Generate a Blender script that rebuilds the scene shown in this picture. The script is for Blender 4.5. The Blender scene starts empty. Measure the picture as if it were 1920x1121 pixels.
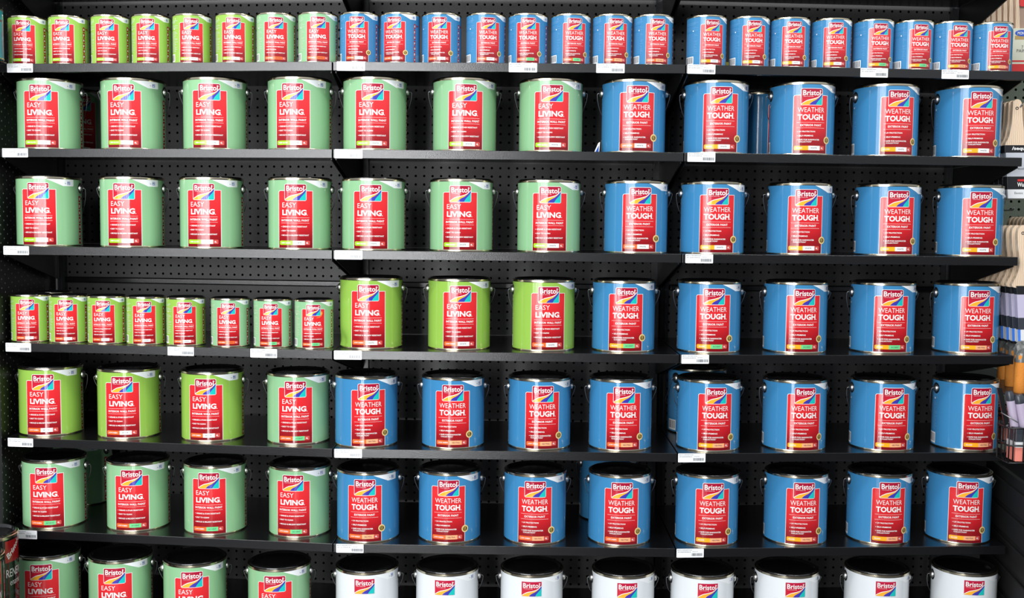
import bpy, bmesh, math, random
from mathutils import Vector, Matrix

# ------------------------------------------------------------------ camera, world, lights, exposure
SC = bpy.context.scene
COL = SC.collection
W, H = 1920, 1121
F = 1960.1
PITCH, YAW, ROLL = 0.06643, -0.01365, 0.01053
CAM = Vector((0.05131, -2.70471, 1.58255))
_cp, _sp, _cy, _sy = math.cos(PITCH), math.sin(PITCH), math.cos(YAW), math.sin(YAW)
FWD = Vector((_sy*_cp, _cy*_cp, -_sp))
_r = Vector((_cy, -_sy, 0)); _u = _r.cross(FWD)
RIGHT = _r*math.cos(ROLL) + _u*math.sin(ROLL)
UP = _u*math.cos(ROLL) - _r*math.sin(ROLL)
cam = bpy.data.cameras.new('camera')
cam.sensor_width = 36; cam.lens = F/W*36; cam.clip_start = .05
camo = bpy.data.objects.new('camera', cam); COL.objects.link(camo)
M = Matrix((RIGHT, UP, -FWD)).transposed().to_4x4(); M.translation = CAM
camo.matrix_world = M
SC.camera = camo

world = bpy.data.worlds.new('world'); SC.world = world; world.use_nodes = True
_wn, _wl = world.node_tree.nodes, world.node_tree.links
_bg = _wn['Background']; _bg.inputs['Strength'].default_value = .62
_tc = _wn.new('ShaderNodeTexCoord'); _sx = _wn.new('ShaderNodeSeparateXYZ'); _mr = _wn.new('ShaderNodeMapRange'); _rp = _wn.new('ShaderNodeValToRGB')
_wl.new(_tc.outputs['Generated'], _sx.inputs[0]); _wl.new(_sx.outputs['Z'], _mr.inputs['Value'])
_mr.inputs['From Min'].default_value = -.3; _mr.inputs['From Max'].default_value = .7
_wl.new(_mr.outputs[0], _rp.inputs[0]); _wl.new(_rp.outputs[0], _bg.inputs['Color'])
_e = _rp.color_ramp.elements      # dim towards the floor, bright towards the daylit upper part of the shop
_e[0].position, _e[0].color = .12, (.04, .04, .045, 1); _e[1].position, _e[1].color = 1, (.92, .96, 1, 1)
_x = _e.new(.29); _x.color = (.11, .115, .12, 1)
_x = _e.new(.44); _x.color = (.94, .98, 1.05, 1)

def area(name, loc, rot, sx, sy, power, col=(1, 1, 1)):
    l = bpy.data.lights.new(name, 'AREA'); l.shape = 'RECTANGLE'; l.size = sx; l.size_y = sy
    l.energy = power; l.color = col
    o = bpy.data.objects.new(name, l); COL.objects.link(o); o.location = loc; o.rotation_euler = rot
    return o
# the shop's glazed front, behind and to the left of the camera: five panes of daylight, the two nearest the middle reaching the ground
for px, pw, pk, z0 in ((-3.05, .95, .45, .95), (-2.12, .50, .8, .95), (-1.50, .44, .9, .8), (-.98, .26, 1.3, .02), (-.56, .20, 1.3, .02)):
    area('window_daylight', (px, -3.95, (z0+3.7)/2), (math.radians(90), 0, 0), pw, 3.7-z0, 36*pw*(3.7-z0)*pk, (.97, .985, 1))
# ceiling strip lights over the aisle
for lx in (-1.3, 1.3):
    area('ceiling_strip_light', (lx, -1.15, 2.95), (math.radians(18), 0, 0), 1.3, .16, 14, (1, .985, .95))

SC.view_settings.view_transform = 'Standard'; SC.view_settings.look = 'None'
SC.view_settings.gamma = 1; SC.view_settings.use_curve_mapping = False
SC.view_settings.exposure = 0.17

def project(p):
    d = Vector(p) - CAM; w = d.dot(FWD)
    return W/2 + F*d.dot(RIGHT)/w, H/2 - F*d.dot(UP)/w
def at(u, v, y):
    """the world point that stands at depth y along the line of sight through (u, v)"""
    d = FWD + RIGHT*((u-W/2)/F) - UP*((v-H/2)/F)
    return CAM + d*((y-CAM.y)/d.y)

# ------------------------------------------------------------------ materials
def lin(c):
    def f(x):
        x /= 255
        return x/12.92 if x <= .04045 else ((x+.055)/1.055)**2.4
    return (f(c[0]), f(c[1]), f(c[2]), 1)
def mat(name, rgb, rough=.4, metal=0, spec=.5, coat=0, coat_r=.08):
    m = bpy.data.materials.new(name); m.use_nodes = True
    b = m.node_tree.nodes['Principled BSDF']
    b.inputs['Base Color'].default_value = lin(rgb); b.inputs['Roughness'].default_value = rough
    b.inputs['Metallic'].default_value = metal; b.inputs['Specular IOR Level'].default_value = spec
    b.inputs['Coat Weight'].default_value = coat; b.inputs['Coat Roughness'].default_value = coat_r
    return m
def nodes(m): return m.node_tree.nodes, m.node_tree.links, m.node_tree.nodes['Principled BSDF']
def bump(m, scale, strength, dist=.001, detail=2):
    n, l, b = nodes(m)
    tc = n.new('ShaderNodeTexCoord'); t = n.new('ShaderNodeTexNoise'); bp = n.new('ShaderNodeBump')
    t.inputs['Scale'].default_value = scale; t.inputs['Detail'].default_value = detail
    bp.inputs['Strength'].default_value = strength; bp.inputs['Distance'].default_value = dist
    l.new(tc.outputs['Object'], t.inputs['Vector']); l.new(t.outputs['Fac'], bp.inputs['Height'])
    l.new(bp.outputs['Normal'], b.inputs['Normal'])
    return m
def zramp(m, stops):
    """a printed colour ramp running up the part's own height"""
    n, l, b = nodes(m)
    tc = n.new('ShaderNodeTexCoord'); s = n.new('ShaderNodeSeparateXYZ'); r = n.new('ShaderNodeValToRGB')
    l.new(tc.outputs['Generated'], s.inputs[0]); l.new(s.outputs['Z'], r.inputs[0]); l.new(r.outputs[0], b.inputs['Base Color'])
    e = r.color_ramp.elements
    e[0].position, e[0].color = stops[0][0], lin(stops[0][1]); e[1].position, e[1].color = stops[-1][0], lin(stops[-1][1])
    for p, c in stops[1:-1]:
        x = e.new(p); x.color = lin(c)
    return m
PR = dict(rough=.11, spec=.55)
M_SEA = mat('print_sea_green', (142, 191, 144), **PR)
M_LIME = mat('print_lime', (146, 189, 80), **PR)
M_BLUE = mat('print_blue', (62, 134, 184), **PR)
M_WHITE = mat('print_white', (226, 231, 234), **PR)
M_DARKCAN = mat('print_black', (20, 24, 22), **PR)
M_TEAL = mat('print_teal', (60, 160, 175), **PR)
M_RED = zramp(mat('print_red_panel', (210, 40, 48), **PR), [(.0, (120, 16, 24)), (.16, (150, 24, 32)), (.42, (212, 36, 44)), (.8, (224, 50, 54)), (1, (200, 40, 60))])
M_LOGO = zramp(mat('print_logo_red', (170, 20, 52), **PR), [(.72, (214, 44, 56)), (1, (160, 18, 54))])
M_LOGO2 = zramp(mat('print_logo_red_plain', (170, 20, 52), **PR), [(0, (205, 34, 50)), (1, (186, 28, 66))])
M_INK = mat('print_white_ink', (240, 240, 238), **PR)
M_GREY = mat('print_grey_ink', (70, 74, 80), **PR)
M_YEL = mat('print_amber', (250, 178, 52), **PR)
M_IND = mat('print_indigo', (62, 60, 170), **PR)
M_TURQ = mat('print_turquoise', (30, 190, 185), **PR)
M_ORANGE = mat('print_orange', (245, 106, 48), **PR)
M_LIMESTRIP = mat('print_bright_lime', (158, 218, 40), **PR)
M_GOLDSTRIP = mat('print_golden', (255, 176, 40), **PR)
M_PEACH = mat('print_peach', (250, 176, 128), **PR)
M_MINT = mat('print_mint', (112, 212, 140), **PR)
M_PALERED = mat('print_pale_red', (205, 80, 74), **PR)
M_FLASH = mat('print_pale_grey', (240, 244, 246), **PR)
M_PPG = mat('print_royal_blue', (30, 80, 170), **PR)
M_PICT = mat('print_deep_red', (160, 30, 34), **PR)
M_BLUETXT = mat('print_light_blue', (88, 146, 194), **PR)
M_GREENTXT = mat('print_pale_green', (176, 196, 168), **PR)
M_BLACKINK = mat('print_black_ink', (26, 28, 30), **PR)
M_GOLD = mat('seal_gold', (224, 190, 100), rough=.25, metal=0)
M_TIN = mat('bare_tin', (214, 204, 178), rough=.2, metal=1)
M_STEEL = mat('bright_steel', (222, 221, 218), rough=.34, metal=1)
M_WIRE = mat('galvanised_wire', (150, 152, 154), rough=.4, metal=.8)
M_LID = bump(mat('black_lid_lacquer', (16, 16, 17), rough=.13, spec=.8), 9, .05, .01)
M_EARB = mat('black_ear_backing', (22, 24, 24), rough=.35)
M_SHELF = bump(mat('black_powder_coat', (14, 14, 16), rough=.22, spec=.8), 520, .32, .0006)
M_PLATE = mat('black_bracket_paint', (14, 15, 16), rough=.4)
M_POST = mat('black_post_paint', (40, 41, 43), rough=.25, spec=.6)
M_TAG = mat('tag_paper', (238, 240, 242), rough=.45)
M_FLOOR = bump(mat('concrete_floor', (50, 50, 50), rough=.5), 6, .1)
M_WALL = mat('dark_wall_paint', (12, 12, 13), rough=.7)

def perforated(name, base, hole, pitch, rad, axes=('X', 'Z'), stagger=False, rough=.4, stretch=1):
    m = mat(name, base, rough=rough, spec=.45); n, l, b = nodes(m)
    tc = n.new('ShaderNodeTexCoord'); s = n.new('ShaderNodeSeparateXYZ'); l.new(tc.outputs['Object'], s.inputs[0])
    def mth(op, a, c=None, c2=None):
        x = n.new('ShaderNodeMath'); x.operation = op
        for i, q in enumerate((a, c, c2)):
            if q is None: continue
            if isinstance(q, (int, float)): x.inputs[i].default_value = q
            else: l.new(q, x.inputs[i])
        return x.outputs[0]
    a = mth('DIVIDE', s.outputs[axes[0]], pitch*stretch); c = mth('DIVIDE', s.outputs[axes[1]], pitch)
    def dist(a, c):
        fa = mth('MULTIPLY', mth('SUBTRACT', mth('FRACT', a), .5), stretch); fc = mth('SUBTRACT', mth('FRACT', c), .5)
        return mth('SQRT', mth('ADD', mth('MULTIPLY', fa, fa), mth('MULTIPLY', fc, fc)))
    d = dist(mth('ADD', a, 100), mth('ADD', c, 100))
    if stagger: d = mth('MINIMUM', d, dist(mth('ADD', a, 100.5), mth('ADD', c, 100.5)))
    k = mth('LESS_THAN', d, rad/pitch)
    no = n.new('ShaderNodeTexNoise'); no.inputs['Scale'].default_value = 260; l.new(tc.outputs['Object'], no.inputs['Vector'])
    mx0 = n.new('ShaderNodeMix'); mx0.data_type = 'RGBA'
    mx0.inputs[6].default_value = lin([v*.8 for v in base]); mx0.inputs[7].default_value = lin([min(255, v*1.25) for v in base])
    l.new(no.outputs['Fac'], mx0.inputs[0])
    mx = n.new('ShaderNodeMix'); mx.data_type = 'RGBA'
    l.new(k, mx.inputs[0]); l.new(mx0.outputs[2], mx.inputs[6]); mx.inputs[7].default_value = lin(hole)
    l.new(mx.outputs[2], b.inputs['Base Color'])
    sp = mth('MULTIPLY', mth('SUBTRACT', 1, k), .45); l.new(sp, b.inputs['Specular IOR Level'])
    return m
M_PEG = perforated('pegboard_black', (60, 59, 59), (5, 5, 5), .0254, .0036)
M_SIDEPEG = perforated('perforated_side_black', (22, 22, 23), (165, 165, 160), .0245, .0022, axes=('Y', 'Z'), stagger=True, stretch=2)  # pale holes: light coming through from behind, painted as grey dots
M_GREENPEG = perforated('pegboard_grey_green', (96, 106, 92), (14, 16, 14), .025, .0042)

# ------------------------------------------------------------------ mesh helpers
def tag(o, label=None, cat=None, group=None, kind=None):
    if label: o['label'] = label
    if cat: o['category'] = cat
    if group: o['group'] = group
    if kind: o['kind'] = kind
    return o
def new_obj(name, me, parent=None):
    o = bpy.data.objects.new(name, me); COL.objects.link(o)
    if parent: o.parent = parent
    return o
def empty(name, loc=(0, 0, 0), rz=0.):
    o = bpy.data.objects.new(name, None); COL.objects.link(o); o.empty_display_size = .05
    o.location = loc; o.rotation_euler = (0, 0, rz); return o
def to_mesh(name, bm, mats, smooth=False, angle=None, keep=False):
    me = bpy.data.meshes.new(name)
    if not keep: bmesh.ops.recalc_face_normals(bm, faces=bm.faces[:])
    bm.to_mesh(me); bm.free()
    for m in (mats if isinstance(mats, (list, tuple)) else [mats]): me.materials.append(m)
    if smooth:
        me.polygons.foreach_set('use_smooth', [True]*len(me.polygons))
        if angle: me.set_sharp_from_angle(angle=math.radians(angle))
    me.update(); return me
def box(bm, lo, hi, mi=0):
    vs = [bm.verts.new((x, y, z)) for x in (lo[0], hi[0]) for y in (lo[1], hi[1]) for z in (lo[2], hi[2])]
    for f in ((0, 1, 3, 2), (4, 6, 7, 5), (0, 4, 5, 1), (2, 3, 7, 6), (0, 2, 6, 4), (1, 5, 7, 3)):
        bm.faces.new([vs[i] for i in f]).material_index = mi
    return vs
def prism(bm, pts, a, b, axis=2, mi=0):
    """closed outline pts (2D) swept from a to b along an axis"""
    def P(p, t):
        return {0: (t, p[0], p[1]), 1: (p[0], t, p[1]), 2: (p[0], p[1], t)}[axis]
    A = [bm.verts.new(P(p, a)) for p in pts]; B = [bm.verts.new(P(p, b)) for p in pts]
    n = len(pts)
    bm.faces.new(A).material_index = mi; bm.faces.new(B).material_index = mi
    for i in range(n):
        bm.faces.new((A[i], A[(i+1) % n], B[(i+1) % n], B[i])).material_index = mi
def lathe(bm, prof, seg=96, mi=0, closed=False):
    rings = []
    for r, z in prof:
        if r < 1e-6: rings.append([bm.verts.new((0, 0, z))])
        else: rings.append([bm.verts.new((r*math.sin(2*math.pi*i/seg), -r*math.cos(2*math.pi*i/seg), z)) for i in range(seg)])
    pairs = list(zip(rings[:-1], rings[1:])) + ([(rings[-1], rings[0])] if closed else [])
    for a, b in pairs:
        if len(a) == 1 and len(b) == 1: continue
        for i in range(seg):
            j = (i+1) % seg
            if len(a) == 1: f = (a[0], b[j], b[i])
            elif len(b) == 1: f = (a[i], a[j], b[0])
            else: f = (a[i], a[j], b[j], b[i])
            bm.faces.new(f).material_index = mi
def tube(bm, pts, r, seg=6, mi=0):
    pts = [Vector(p) for p in pts]; rings = []
    prev = None
    for i, p in enumerate(pts):
        d = (pts[min(i+1, len(pts)-1)] - pts[max(i-1, 0)]).normalized()
        a = Vector((0, 0, 1)) if abs(d.z) < .9 else Vector((1, 0, 0))
        if prev is not None: a = prev
        s = d.cross(a)
        if s.length < 1e-6: s = d.cross(Vector((1, 0.3, 0)))
        s.normalize(); t = s.cross(d).normalized(); prev = t
        rings.append([bm.verts.new(p + s*r*math.cos(2*math.pi*k/seg) + t*r*math.sin(2*math.pi*k/seg)) for k in range(seg)])
    for a, b in zip(rings[:-1], rings[1:]):
        for k in range(seg):
            bm.faces.new((a[k], a[(k+1) % seg], b[(k+1) % seg], b[k])).material_index = mi
    bm.faces.new(rings[0]).material_index = mi; bm.faces.new(rings[-1][::-1]).material_index = mi
def bevel_all(bm, w, seg=2):
    bmesh.ops.bevel(bm, geom=bm.edges[:], offset=w, segments=seg, affect='EDGES', profile=.5)

# lettering: the built-in font turned into flat triangles, 1 x 1 box normalised
_txt = {}
def glyphs(s, off=0.0, space=1.0):
    key = (s, off, space)
    if key in _txt: return _txt[key]
    cu = bpy.data.curves.new('lettering', 'FONT'); cu.body = s; cu.size = 1; cu.offset = off; cu.resolution_u = 2
    cu.space_character = space; cu.fill_mode = 'FRONT'
    o = bpy.data.objects.new('lettering', cu); COL.objects.link(o)
    dg = bpy.context.evaluated_depsgraph_get(); dg.update()
    me = bpy.data.meshes.new_from_object(o.evaluated_get(dg))
    vs = [v.co.copy() for v in me.vertices]; fs = [tuple(p.vertices) for p in me.polygons]
    bpy.data.objects.remove(o); bpy.data.curves.remove(cu); bpy.data.meshes.remove(me)
    x0, x1 = min(v.x for v in vs), max(v.x for v in vs); y0, y1 = min(v.y for v in vs), max(v.y for v in vs)
    _txt[key] = ([((v.x-x0)/(x1-x0), (v.y-y0)/(y1-y0)) for v in vs], fs)
    return _txt[key]

class Flat:
    """printed artwork laid out flat in metres (u across, v up, k = layer), then cut into strips and rolled round a can"""
    def __init__(s, su=1., sv=1.):
        s.bm = bmesh.new(); s.su, s.sv = su, sv
    def poly(s, pts, k, mi):
        vs = [s.bm.verts.new((u*s.su, k*1e-4, v*s.sv)) for u, v in pts]
        f = s.bm.faces.new(vs); f.material_index = mi
        if f.normal.length == 0: f.normal_update()
    def rect(s, u0, v0, u1, v1, k, mi): s.poly([(u0, v0), (u1, v0), (u1, v1), (u0, v1)], k, mi)
    def rrect(s, u0, v0, u1, v1, r, k, mi, corners='tl tr bl br'):
        pts = []
        for nm, cx, cy, a0 in (('bl', u0+r, v0+r, 180), ('br', u1-r, v0+r, 270), ('tr', u1-r, v1-r, 0), ('tl', u0+r, v1-r, 90)):
            if nm in corners:
                for i in range(6):
                    a = math.radians(a0+i*18); pts.append((cx+r*math.cos(a), cy+r*math.sin(a)))
            else:
                pts.append(({'bl': u0, 'br': u1, 'tr': u1, 'tl': u0}[nm], {'bl': v0, 'br': v0, 'tr': v1, 'tl': v1}[nm]))
        s.poly(pts, k, mi)
    def disc(s, u, v, r, k, mi, n=28, ru=None):
        s.poly([(u+(ru or r)*math.cos(2*math.pi*i/n), v+r*math.sin(2*math.pi*i/n)) for i in range(n)], k, mi)
    def text(s, t, u0, v0, w, h, k, mi, off=0., space=1., rot=0):
        vs, fs = glyphs(t, off, space)
        ca, sa = math.cos(rot), math.sin(rot)
        q = []
        for x, y in vs:
            x, y = x*w, y*h
            q.append(s.bm.verts.new(((u0+x*ca-y*sa)*s.su, k*1e-4, (v0+x*sa+y*ca)*s.sv)))
        for f in fs:
            try: s.bm.faces.new([q[i] for i in f]).material_index = mi
            except ValueError: pass
    def roll(s, name, R, mats, seg=96, off0=1.5e-4, flat=False):
        bm = s.bm
        bmesh.ops.triangulate(bm, faces=[f for f in bm.faces if len(f.verts) > 4])
        if not flat:
            st = 2*math.pi*R/seg
            us = [v.co.x for v in bm.verts]
            for i in range(math.floor(min(us)/st), math.ceil(max(us)/st)+1):
                bmesh.ops.bisect_plane(bm, geom=bm.verts[:]+bm.edges[:]+bm.faces[:], plane_co=(i*st, 0, 0), plane_no=(1, 0, 0), dist=1e-7)
        for f in bm.faces:
            f.normal_update()
            if f.normal.y > 0: f.normal_flip()
        for v in bm.verts:
            o = off0 + v.co.y
            if flat: v.co = (v.co.x, -o, v.co.z)
            else:
                a = v.co.x/R; v.co = ((R+o)*math.sin(a), -(R+o)*math.cos(a), v.co.z)
        return to_mesh(name, bm, mats, keep=True)

def curve_pts(ctrl, n=14):
    """smooth line through control points"""
    out = []
    P = [ctrl[0]] + list(ctrl) + [ctrl[-1]]
    for i in range(1, len(P)-2):
        p0, p1, p2, p3 = P[i-1], P[i], P[i+1], P[i+2]
        for j in range(n):
            t = j/n
            out.append(tuple(.5*((2*p1[c]) + (-p0[c]+p2[c])*t + (2*p0[c]-5*p1[c]+4*p2[c]-p3[c])*t*t + (-p0[c]+3*p1[c]-3*p2[c]+p3[c])*t**3) for c in (0, 1)))
    out.append(tuple(ctrl[-1])); return out
C0 = curve_pts([(0, .01), (.12, .13), (.28, .245), (.5, .32), (.7, .40), (.86, .52), (1, .70)], 4)
C1 = curve_pts([(.37, 0), (.44, .11), (.55, .215), (.70, .32), (.84, .47), (.93, .60)], 4)
C2 = curve_pts([(.68, 0), (.73, .12), (.81, .26), (.91, .41), (1, .58)], 4)

# material slots shared by every label
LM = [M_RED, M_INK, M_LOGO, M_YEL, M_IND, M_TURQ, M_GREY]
def logo(fl, u, v, w, h, border=True, mi_bg=2):
    """the red square with the name and the three-colour sweep; (u, v) = lower left"""
    b = .0011 if border else 0
    if border: fl.rrect(u-b, v-b, u+w+b, v+h+b, .004, 2, 1)
    fl.rrect(u, v, u+w, v+h, .0032, 3, mi_bg) if border else fl.rect(u, v, u+w, v+h, 3, mi_bg)
    m = lambda p: (u+w*(.005+.99*p[0]), v+h*(.01+.98*p[1]))
    def band(top, bot, k, mi):      # strips between two lines with the same count
        for i in range(len(top)-1):
            q = [top[i], bot[i], bot[i+1], top[i+1]]
            r = []
            for p in q:
                if not r or (abs(p[0]-r[-1][0])+abs(p[1]-r[-1][1])) > 1e-6: r.append(p)
            if len(r) > 2: fl.poly([m(p) for p in r], k, mi)
    band(C0, [(p[0], 0) for p in C0], 4, 3)
    x1 = [p for p in C1]
    band(x1, [(max(p[0], .0), 0) for p in x1], 5, 4)
    top_r = [(.93, .60), (1, .70)]; band(top_r, [(p[0], 0) for p in top_r], 5, 4)
    band(C2, [(p[0], 0) for p in C2], 6, 5)
    up = [(p[0], min(1, p[1]+.045)) for p in C0]; band(up, C0, 6, 1)
    fl.text('Bristol', u+w*.075, v+h*.58, w*.83, h*.33, 7, 1, .016)
    fl.text('\u2122', u+w*.90, v+h*.84, w*.05, h*.05, 7, 1)
    fl.text('PAINTS SINCE 1960', u+w*.10, v+h*.50, w*.45, h*.035, 7, 1, .01)

def label_mesh(brand, R, su, sv):
    fl = Flat(su, sv)
    hw, bot, top = .0456, .0045, .153
    if brand == 'white':
        logo(fl, -.0265, .132, .053, .039, False)
        LMX = list(LM); LMX[2] = M_LOGO2
        return fl.roll('label', R, LMX)
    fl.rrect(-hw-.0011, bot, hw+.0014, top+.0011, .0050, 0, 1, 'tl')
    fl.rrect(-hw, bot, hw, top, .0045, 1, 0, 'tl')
    logo(fl, -.0272, .1285, .0556, .0415)
    if brand == 'interior':
        fl.text('EASY', -.0345, .1100, .0375, .0124, 7, 1, -.006)
        fl.text('LIVING', -.0345, .0895, .0640, .0147, 7, 1, .034)
        fl.text('.', .0305, .0895, .0018, .002, 7, 1)
        fl.text('INTERIOR WALL PAINT', -.0372, .0735, .0735, .0054, 7, 1, .024, 1.05)
        bl = [('GREASE & STAIN RESISTANT', .0580, .0655), ('EASY TO CLEAN', .0473, .0360), ('MOULD & MILDEW RESISTANT', .0355, .0700)]
        x0 = -.0378
    else:
        fl.text('WEATHER', -.0350, .1095, .0700, .0124, 7, 1, -.006)
        fl.text('TOUGH', -.0350, .0895, .0670, .0150, 7, 1, .034)
        fl.text('.', .0335, .0895, .0018, .002, 7, 1)
        fl.text('EXTERIOR PAINT', -.0275, .0735, .0550, .0054, 7, 1, .024, 1.05)
        bl = [('UV PROTECTION', .0580, .0420), ('SELF-PRIMING', .0473, .0370), ('SAFE FOR RAINWATER', .0370, .0545)]
        x0 = -.0350
        fl.text('COLLECTION*', x0+.0040, .0318, .0335, .0036, 7, 1, .024)
    for v in (.0832, .0690): fl.rect(-.0375, v, .0368, v+.0005, 7, 1)
    for t, v, w in bl:
        fl.disc(x0+.0006, v+.0019, .0009, 7, 1, 8)
        fl.text(t, x0+.0034, v, w, .0038, 7, 1, .024)
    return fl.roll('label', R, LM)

STRIP = {'lime-and-white': (M_LIMESTRIP, 'SEMI GLOSS', M_INK, 'WHITE'), 'orange-and-white': (M_ORANGE, 'LOW SHEEN', M_INK, 'WHITE'),
         'orange-and-mint': (M_ORANGE, 'LOW SHEEN', M_MINT, 'ACCENT'), 'orange-and-peach': (M_ORANGE, 'LOW SHEEN', M_PEACH, 'NEUTRAL'),
         'golden-and-white': (M_GOLDSTRIP, 'GLOSS', M_INK, 'WHITE'), 'golden-and-mint': (M_GOLDSTRIP, 'GLOSS', M_MINT, 'ACCENT'),
         'golden-and-peach': (M_GOLDSTRIP, 'GLOSS', M_PEACH, 'NEUTRAL'), 'orange': (M_ORANGE, 'LOW SHEEN', M_ORANGE, 'NEUTRAL')}
def strip_mesh(kind, R, su, sv, size):
    a, ta, b, tb = STRIP[kind]
    fl = Flat(su, sv)
    fl.rrect(-.0425, .0120, .0000, .0232, .003, 4, 0, 'tl bl'); fl.rect(-.006, .0120, .0250, .0232, 5, 1)
    fl.rrect(.0250, .0120, .0385, .0232, .002, 5, 2, 'tr br')
    fl.text(ta, -.0375, .0157, .0255 if len(ta) > 6 else .016, .0038, 7, 3, .02)
    fl.text(tb, -.0005, .0157, .0205 if len(tb) > 5 else .017, .0038, 7, 4, .01)
    fl.text(size, .0282, .0152, .0062, .0048, 7, 3, .02)
    return fl.roll('tint_strip', R, [a, b, M_PALERED, M_INK, M_GREY])
def flash_mesh(R, H_, z_lo, angs):
    fl = Flat(); a0, a1, a2 = [math.radians(x)*R for x in angs]; zt = H_-.0065*(H_/.188)
    fl.poly([(a0, zt), (a1, z_lo), (a2-.002, z_lo), (a2, z_lo+.002), (a2, zt)], 0, 0)
    s = (zt-z_lo)/.0195
    c = a1 + (a2-a1)*.30
    fl.text('by', c-.0050*s, z_lo+.0055*s, .0042*s, .0042*s, 2, 1)
    u = c+.0025*s; w = .0092*s
    fl.rect(u, z_lo+.004*s, u+w, z_lo+.0132*s, 1, 2)
    fl.rect(u+w*.1, z_lo+.0052*s, u+w*.9, z_lo+.0122*s, 2, 0)
    fl.text('PPG', u+w*.14, z_lo+.0060*s, w*.72, .0055*s, 3, 2, .035)
    return fl.roll('corner_flash', R, [M_FLASH, M_GREY, M_PPG])
def picto_mesh(R, H_, ang, z0, z1, w, txtmat):
    fl = Flat(); c = math.radians(ang)*R; n = 7; st = (z1-z0)/n; rnd = random.Random(3)
    for i in range(n):
        v = z0+i*st
        fl.rect(c-w/2, v+st*.05, c+w/2, v+st*.92, 0, 0)
        k = rnd.choice((3, 4, 5, 20))
        fl.disc(c+w*rnd.uniform(-.1, .1), v+st*.5, st*.22, 1, 1, k, w*.2)
        if i % 2: fl.rect(c-w*.28, v+st*.18, c-w*.12, v+st*.66, 1, 1)
    g = c+w*.8
    for i in range(22):
        fl.rect(g, z0+(z1-z0)*(i+.2)/22*.62, g+w*1.2*rnd.uniform(.7, 1), z0+(z1-z0)*(i+.55)/22*.62, 0, 2)
    fl.text('Bristol', g, z1-.012*H_/.188, w*1.4, .010*H_/.188, 1, 0, .02)
    return fl.roll('pictogram_strip', R, [M_PICT, M_INK, txtmat])
def barcode_mesh(R, H_, a0, a1, txt0, txt1, txtmat):
    fl = Flat(); u0, u1 = math.radians(a0)*R, math.radians(a1)*R; z0, z1 = .042*H_, .2*H_; rnd = random.Random(5)
    fl.rect(u0, z0, u1, z1, 0, 0)
    x = u0+(u1-u0)*.1
    while x < u1-(u1-u0)*.12:
        w = (u1-u0)*rnd.choice((.02, .03, .05)); fl.rect(x, z0+(z1-z0)*.16, x+w, z1-(z1-z0)*.1, 1, 1); x += w+(u1-u0)*rnd.choice((.02, .03, .04))
    t0, t1 = math.radians(txt0)*R, math.radians(txt1)*R
    for i in range(30):
        v = H_*(.24+.64*i/30)
        if i in (20, 21, 26): continue
        fl.rect(t0, v, t0+(t1-t0)*rnd.uniform(.75, 1), v+H_*.010, 0, 2)
    fl.disc(t0+(t1-t0)*.7, H_*.70, H_*.014, 1, 0, 12)
    return fl.roll('barcode', R, [M_INK, M_GREY, txtmat])
def seal_mesh(R, su, sv):
    fl = Flat(su, sv); u, v, r = .0465, .0385, .0098
    fl.disc(u, v, r, 5, 0, 32); fl.disc(u, v, r*.9, 6, 1, 32); fl.disc(u, v, r*.84, 7, 0, 32); fl.disc(u, v, r*.62, 8, 2, 32)
    fl.text('15', u-.0036, v-.0026, .0066, .0068, 9, 0, .03)
    fl.text('YEAR', u-.0030, v-.0052, .0060, .0016, 9, 0, .02)
    fl.text('GUARANTEE', u-.0042, v+.0048, .0084, .0014, 9, 0, .01)
    return fl.roll('seal', R, [M_GOLD, M_INK, M_BLACKINK])

def body_mesh(R, H_, m, dent=False):
    bm = bmesh.new(); t = .0055*H_/.188
    n = 14 if dent else 1
    prof = [(0, .0015), (R-.002, .0015)] + [(R, .003+(H_-t-.003)*i/n) for i in range(n+1)] + [(R-.004, H_-t)]
    lathe(bm, prof)
    if dent:
        for v in bm.verts:
            a = math.degrees(math.atan2(v.co.x, -v.co.y)); rr = math.hypot(v.co.x, v.co.y)
            if rr > R*.98:
                g = math.exp(-((a+62)/20)**2-((v.co.z-.018)/.022)**2)*.0095 - math.exp(-((a+75)/16)**2-((v.co.z-.002)/.012)**2)*.003
                v.co.x *= 1-g/R; v.co.y *= 1-g/R
    return to_mesh('body', bm, m, True, 35)
def rim_mesh(R, H_):
    k = H_/.188; bm = bmesh.new()
    lathe(bm, [(R-.0005, H_-.0072*k), (R+.0009, H_-.0066*k), (R+.0011, H_-.0045*k), (R+.0009, H_-.0010*k), (R-.0006, H_), (R-.0030, H_-.0004*k), (R-.0038, H_-.003*k), (R-.0038, H_-.0072*k)], closed=True)
    return to_mesh('rim', bm, M_TIN, True, 50)
def base_mesh(R, H_):
    k = H_/.188; bm = bmesh.new()
    lathe(bm, [(R-.002, 0), (R+.0006, .0003), (R+.0009, .002*k), (R+.0004, .0042*k), (R-.001, .0046*k), (R-.003, .002*k)], closed=True)
    return to_mesh('base_ring', bm, M_TIN, True, 50)
def lid_mesh(R, H_):
    k = R/.084; bm = bmesh.new()
    lathe(bm, [(R-.0042*k, H_-.006*k), (R-.0040*k, H_+.0008*k), (R-.0052*k, H_+.0026*k), (R-.0075*k, H_+.0030*k), (R-.0095*k, H_+.0016*k), (R-.0105*k, H_-.0030*k),
               (R-.0125*k, H_-.0040*k), (R-.0145*k, H_-.0032*k), (R-.0165*k, H_-.0042*k), (R*.5, H_-.0036*k), (0, H_-.0034*k)])
    return to_mesh('lid', bm, M_LID, True, 60)
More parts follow.
